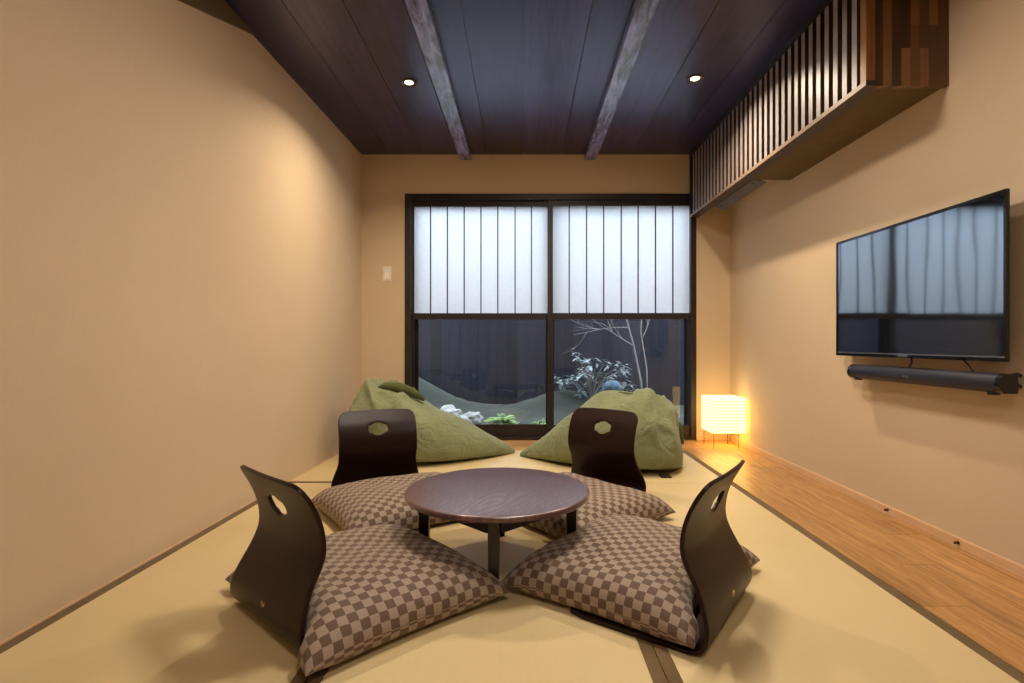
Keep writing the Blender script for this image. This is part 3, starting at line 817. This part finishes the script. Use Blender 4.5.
pts = [(-.99, 3.63, .468), (-.91, 3.60, .492), (-.82, 3.58, .485), (-.73, 3.57, .455), (-.65, 3.56, .405)]
tube(bm, pts, [.012, .03, .034, .03, .012], 14)
obj('gathered_seam', bm, M['bean_dark'], BL, True)
BR = beanbag('rounded olive green beanbag on the right, in front of the shrub window', 0,
    [(-.02, 3.735, 0), (.14, 3.66, 0), (.33, 3.58, 0), (.52, 3.54, 0), (.70, 3.50, 0), (.84, 3.48, 0), (.95, 3.47, 0), (1.01, 3.465, 0)],
    [(.012, .02, 0), (.10, .15, 0), (.22, .33, 0), (.32, .455, 0), (.37, .475, 0), (.36, .445, 0), (.27, .36, 0), (.08, .16, 0)], 9.7, -1)
bm = bmesh.new()
tube(bm, [(.46, 3.47, .405), (.62, 3.46, .448), (.78, 3.42, .43), (.90, 3.37, .36), (.97, 3.34, .26), (.98, 3.31, .16)], [.008, .022, .028, .026, .02, .008], 14)
obj('gathered_seam', bm, M['bean_dark'], BR, True)
bm = bmesh.new(); box(bm, .80, .86, 3.115, 3.20, .001, .006, 0, .001)
obj('cloth_tag', bm, M['tag'], BR)

# ------------------------------------------------------------------ garden behind the clear panes
def ground_z(x, y):
    z = .0 + .02 * noise.noise((x * 3, y * 3, 0))
    z += .52 * math.exp(-((x + 1.6) / .75) ** 2 - ((y - 6.2) / .55) ** 2)
    z += .20 * math.exp(-((x - .45) / .5) ** 2 - ((y - 6.2) / .5) ** 2)
    z += .10 * math.exp(-((x - 1.1) / .7) ** 2 - ((y - 6.0) / .6) ** 2)
    return z + .015 * noise.noise((x * 9, y * 9, 1))
def garden():
    bm = bmesh.new(); nx, ny = 90, 46; g = {}
    for j in range(ny + 1):
        for i in range(nx + 1):
            x = -3.2 + 6.4 * i / nx; y = YB + .165 + 2.4 * j / ny
            g[i, j] = bm.verts.new((x, y, ground_z(x, y)))
    for j in range(ny):
        for i in range(nx): bm.faces.new((g[i, j], g[i + 1, j], g[i + 1, j + 1], g[i, j + 1]))
    o = obj('garden_ground', bm, M['soil'], None, True); struct(o, 'grey green mossy mounded ground of the small garden', 'ground')
    # board fence
    t = thing('garden_fence', 'dark charcoal vertical board fence closing the small garden', 'fence', (0, 6.8, -.3))
    bm = bmesh.new(); x = -3.2
    while x < 3.2:
        box(bm, x, x + .1185, 6.8 + random.uniform(0, .006), 6.83, -.3, 2.1); x += .12
    obj('boards', bm, M['fence'], t)
    for z in (.3, 1.1, 1.9): obj('back_rail', bx(-3.2, 3.2, 6.845, 6.885, z, z + .06), M['fence'], t)
    obj('backing', bx(-3.2, 3.2, 6.831, 6.845, -.3, 2.1), M['fence'], t)
    for sx_ in (-3.2, 3.2):
        t = thing('side_fence', 'dark fence along the %s side of the garden' % ('left' if sx_ < 0 else 'right'), 'fence', (sx_, 5.6, -.3))
        bm = bmesh.new(); y = YB + .17
        while y < 6.66: box(bm, sx_ - .015, sx_ + .015, y, y + .1185, -.3, 2.1); y += .12
        obj('boards', bm, M['fence'], t)
    # stones beside the left beanbag
    for i, (x, y, r, sz, lab) in enumerate(((-.47, 4.93, .11, .7, 'largest pale garden stone, left of the bright fern'), (-.72, 5.2, .12, .8, 'pale garden stone farthest left, behind the left beanbag'), (-.33, 4.84, .045, .8, 'small pale garden stone beside the bright fern'))):
        bm = bmesh.new(); bmesh.ops.create_icosphere(bm, subdivisions=4, radius=r)
        for v in bm.verts:
            n = v.co.normalized(); v.co *= 1 + .35 * noise.noise(n * 1.8 + Vector((i * 4, 0, 0))) + .1 * noise.noise(n * 5); v.co.z *= sz
        o = obj('garden_stone', bm, M['stone'], None, True, angle=35); o.location = (x, y, ground_z(x, y) + r * sz * .75); tag(o, lab, 'stone', 'garden stones')
    bm = bmesh.new(); bmesh.ops.create_icosphere(bm, subdivisions=4, radius=.092)
    for v in bm.verts:
        n = v.co.normalized(); v.co *= 1 + .05 * noise.noise(n * 2); v.co.z *= .8
    sx0, sy0 = .865, 5.24; gz = ground_z(sx0, sy0)
    o = obj('garden_stone', bm, M['bstone'], None, True); o.location = (sx0, sy0, .345); tag(o, 'rounded blue grey stone before the pale leaved shrub', 'stone', 'garden stones')
    bm = bmesh.new(); tube(bm, [(0, 0, gz - .05 - .345), (0, 0, -.14), (0, 0, -.05)], [.11, .098, .080], 20)
    obj('stone_base', bm, M['bstone'], o, True, world=False)
    # ferns
    def blade(bm, p, d, L, w, droop, mi=0):
        p = Vector(p); side = d.cross(Vector((0, 0, 1)))
        if side.length < 1e-3: side = Vector((1, 0, 0))
        side.normalize(); prev = None; nseg = 4
        for k in range(nseg + 1):
            t = k / nseg; q = p + d * L * t + Vector((0, 0, -droop * t * t * L)); ww = w * math.sin(PI * (.12 + .88 * t) * .98) + .0004
            a, b, c = bm.verts.new(q - side * ww), bm.verts.new(q + Vector((0, 0, -.15 * ww))), bm.verts.new(q + side * ww)
            if prev:
                bm.faces.new((prev[0], prev[1], b, a)); bm.faces.new((prev[1], prev[2], c, b))
            prev = (a, b, c)
    def fern(x, y, r, n, lab):
        rng = random.Random(int(x * 100)); bm = bmesh.new(); z = ground_z(x, y)
        t = thing('fern', lab, 'fern', (x, y, z), 0, 'garden ferns')
        for k in range(n):
            a = rng.uniform(0, 2 * PI); el = rng.uniform(.3, 1.3); d = Vector((math.cos(a) * math.cos(el), math.sin(a) * math.cos(el), math.sin(el)))
            L = r * rng.uniform(.7, 1.1); P0 = Vector((x, y, z))
            for q in range(1, 8):
                tt = q / 7; P = P0 + d * L * tt + Vector((0, 0, -.45 * tt * tt * L)); sd = d.cross(Vector((0, 0, 1))).normalized()
                for sg in (-1, 1): blade(bm, P, (sd * sg + d * .5).normalized(), L * .26 * (1 - .6 * tt), L * .06, .3)
        obj('fronds', bm, M['fern'], t)
        bm = bmesh.new(); tube(bm, [(x, y, z - .02), (x, y, z + .05)], .015, 8); obj('crown', bm, M['bark'], t)
    fern(-.19, 5.16, .2, 40, 'bright green fern clump beside the pale stones')
    fern(.16, 5.0, .12, 18, 'small yellow green fern behind the middle stile of the window')
    # leafy shrub
    rng = random.Random(3); bx0, by0 = .74, 5.95; gz = ground_z(bx0, by0)
    t = thing('garden_shrub', 'broad leafy shrub with pale glossy leaves seen through the right pane', 'shrub', (bx0, by0, gz))
    tips = []
    for k in range(26):
        a = rng.uniform(0, 2 * PI); rr = rng.uniform(.1, .5); tx = bx0 + rr * math.cos(a) * 1.0; ty = by0 + rr * math.sin(a) * .55
        tz = rng.uniform(.28, .56) + (.14 if rng.random() < .25 else 0) - .18 * abs(tx - bx0); tips.append((tx, ty, tz))
    for k, p in enumerate(tips):
        bm = bmesh.new(); mid = ((bx0 + p[0]) / 2, (by0 + p[1]) / 2, (gz + p[2]) / 2 + .06)
        tube(bm, [(bx0 + rng.uniform(-.03, .03), by0, gz - .03), mid, p], [.008, .006, .003], 6); obj('stem', bm, M['bark'], t)
    bm = bmesh.new()
    for p in tips:
        for q in range(15):
            a = rng.uniform(0, 2 * PI); el = rng.uniform(-.35, .55); d = Vector((math.cos(a) * math.cos(el), math.sin(a) * math.cos(el), math.sin(el)))
            o_ = Vector(p) + Vector((rng.uniform(-.05, .05), rng.uniform(-.05, .05), rng.uniform(-.05, .03)))
            blade(bm, o_, d, rng.uniform(.06, .105), rng.uniform(.014, .022), .35)
    obj('foliage', bm, M['leaf'], t)
    # thin bare tree
    tx, ty = 1.30, 5.85; gz = ground_z(tx, ty)
    t = thing('garden_tree', 'slender bare pale tree with fine twigs behind the shrub', 'tree', (tx, ty, gz))
    for pts, r in (([(tx, ty, gz - .05), (tx - .02, ty, .35), (tx - .10, ty, .75), (tx - .2, ty - .02, 1.1), (tx - .28, ty, 1.7)], [.014, .012, .009, .007, .003]),
                   ([(tx + .05, ty, gz - .05), (tx + .04, ty, .5), (tx - .02, ty + .02, .9), (tx + .02, ty, 1.7)], [.008, .007, .006, .003])):
        bm = bmesh.new(); tube(bm, pts, r, 8); obj('trunk', bm, M['bark'], t, True)
    rng = random.Random(11)
    def twig(p, d, L, r, depth, bm):
        pts = [Vector(p)]; dd = Vector(d)
        for k in range(4):
            dd = (dd + Vector((rng.uniform(-.25, .25), rng.uniform(-.25, .25), rng.uniform(-.12, .16)))).normalized(); pts.append(pts[-1] + dd * L / 4)
        tube(bm, pts, [r, r * .85, r * .7, r * .5, r * .3], 5)
        if depth:
            for k in range(3 if depth > 1 else 4):
                q = pts[rng.randint(1, 4)]; twig(q, (dd + Vector((rng.uniform(-.9, .9), rng.uniform(-.6, .6), rng.uniform(-.2, .6)))).normalized(), L * .55, r * .6, depth - 1, bm)
    for p, d, L in (((tx - .10, ty, .75), (-.8, -.1, .35), .55), ((tx - .16, ty, .95), (-.9, .1, .1), .6), ((tx - .2, ty, 1.1), (-.5, .1, .7), .45), ((tx, ty, .85), (.5, 0, .8), .4), ((tx - .2, ty, 1.1), (.4, 0, .7), .4)):
        bm = bmesh.new(); twig(p, d, L, .006, 2, bm); obj('branch', bm, M['bark'], t)
garden()

# ------------------------------------------------------------------ light
def area(name, loc, size, power, col, rot=(0, 0, 0), shape='DISK', spread=PI, sy=None):
    l = bpy.data.lights.new(name, 'AREA'); l.shape = shape; l.size = size; l.energy = power; l.color = col; l.spread = spread
    if sy: l.size_y = sy
    o = bpy.data.objects.new(name, l); COL.objects.link(o); o.location = loc; o.rotation_euler = rot; return o
for x, y in ((-.662, 3.137), (.984, 3.09)):
    area('downlight_glow', (x, y, ZC - .010), .06, 17, (1.0, 0.81, 0.58), spread=R(146))
area('unseen_ceiling_fill', (.36, 1.95, ZC - .02), .42, 32, (1.0, 0.855, 0.71))  # soft fill from an unseen ceiling source, added without a fixture
area('unseen_ceiling_fill', (.42, -.1, ZC - .02), .5, 26, (1.0, 0.855, 0.71))  # second unseen fill, above the camera
W = bpy.data.worlds.new('overcast_sky'); S.world = W; W.use_nodes = True
nt = W.node_tree; bg = nt.nodes['Background']
tc = nt.nodes.new('ShaderNodeTexCoord'); sp = nt.nodes.new('ShaderNodeSeparateXYZ'); rp = nt.nodes.new('ShaderNodeValToRGB')
nt.links.new(tc.outputs['Generated'], sp.inputs[0]); nt.links.new(sp.outputs[2], rp.inputs[0])
e = rp.color_ramp.elements; e[0].position = 0.0; e[0].color = (.68, .78, .95, 1); e[1].position = 1.0; e[1].color = (.80, .88, .98, 1)
nt.links.new(rp.outputs[0], bg.inputs['Color']); bg.inputs['Strength'].default_value = 10

# ------------------------------------------------------------------ camera
cd = bpy.data.cameras.new('camera'); cam = bpy.data.objects.new('camera', cd); COL.objects.link(cam)
cam.location = (0, 0, CAM_H); cam.rotation_euler = (R(90), 0, 0)
cd.sensor_width = 36; cd.lens = 540 / 1024 * 36; cd.shift_x = -11 / 1024; cd.shift_y = 1.5 / 1024; cd.clip_start = .02
S.camera = cam
S.view_settings.view_transform = 'Standard'; S.view_settings.look = 'None'
S.view_settings.exposure = 0.0; S.view_settings.gamma = 1.0; S.view_settings.use_curve_mapping = False
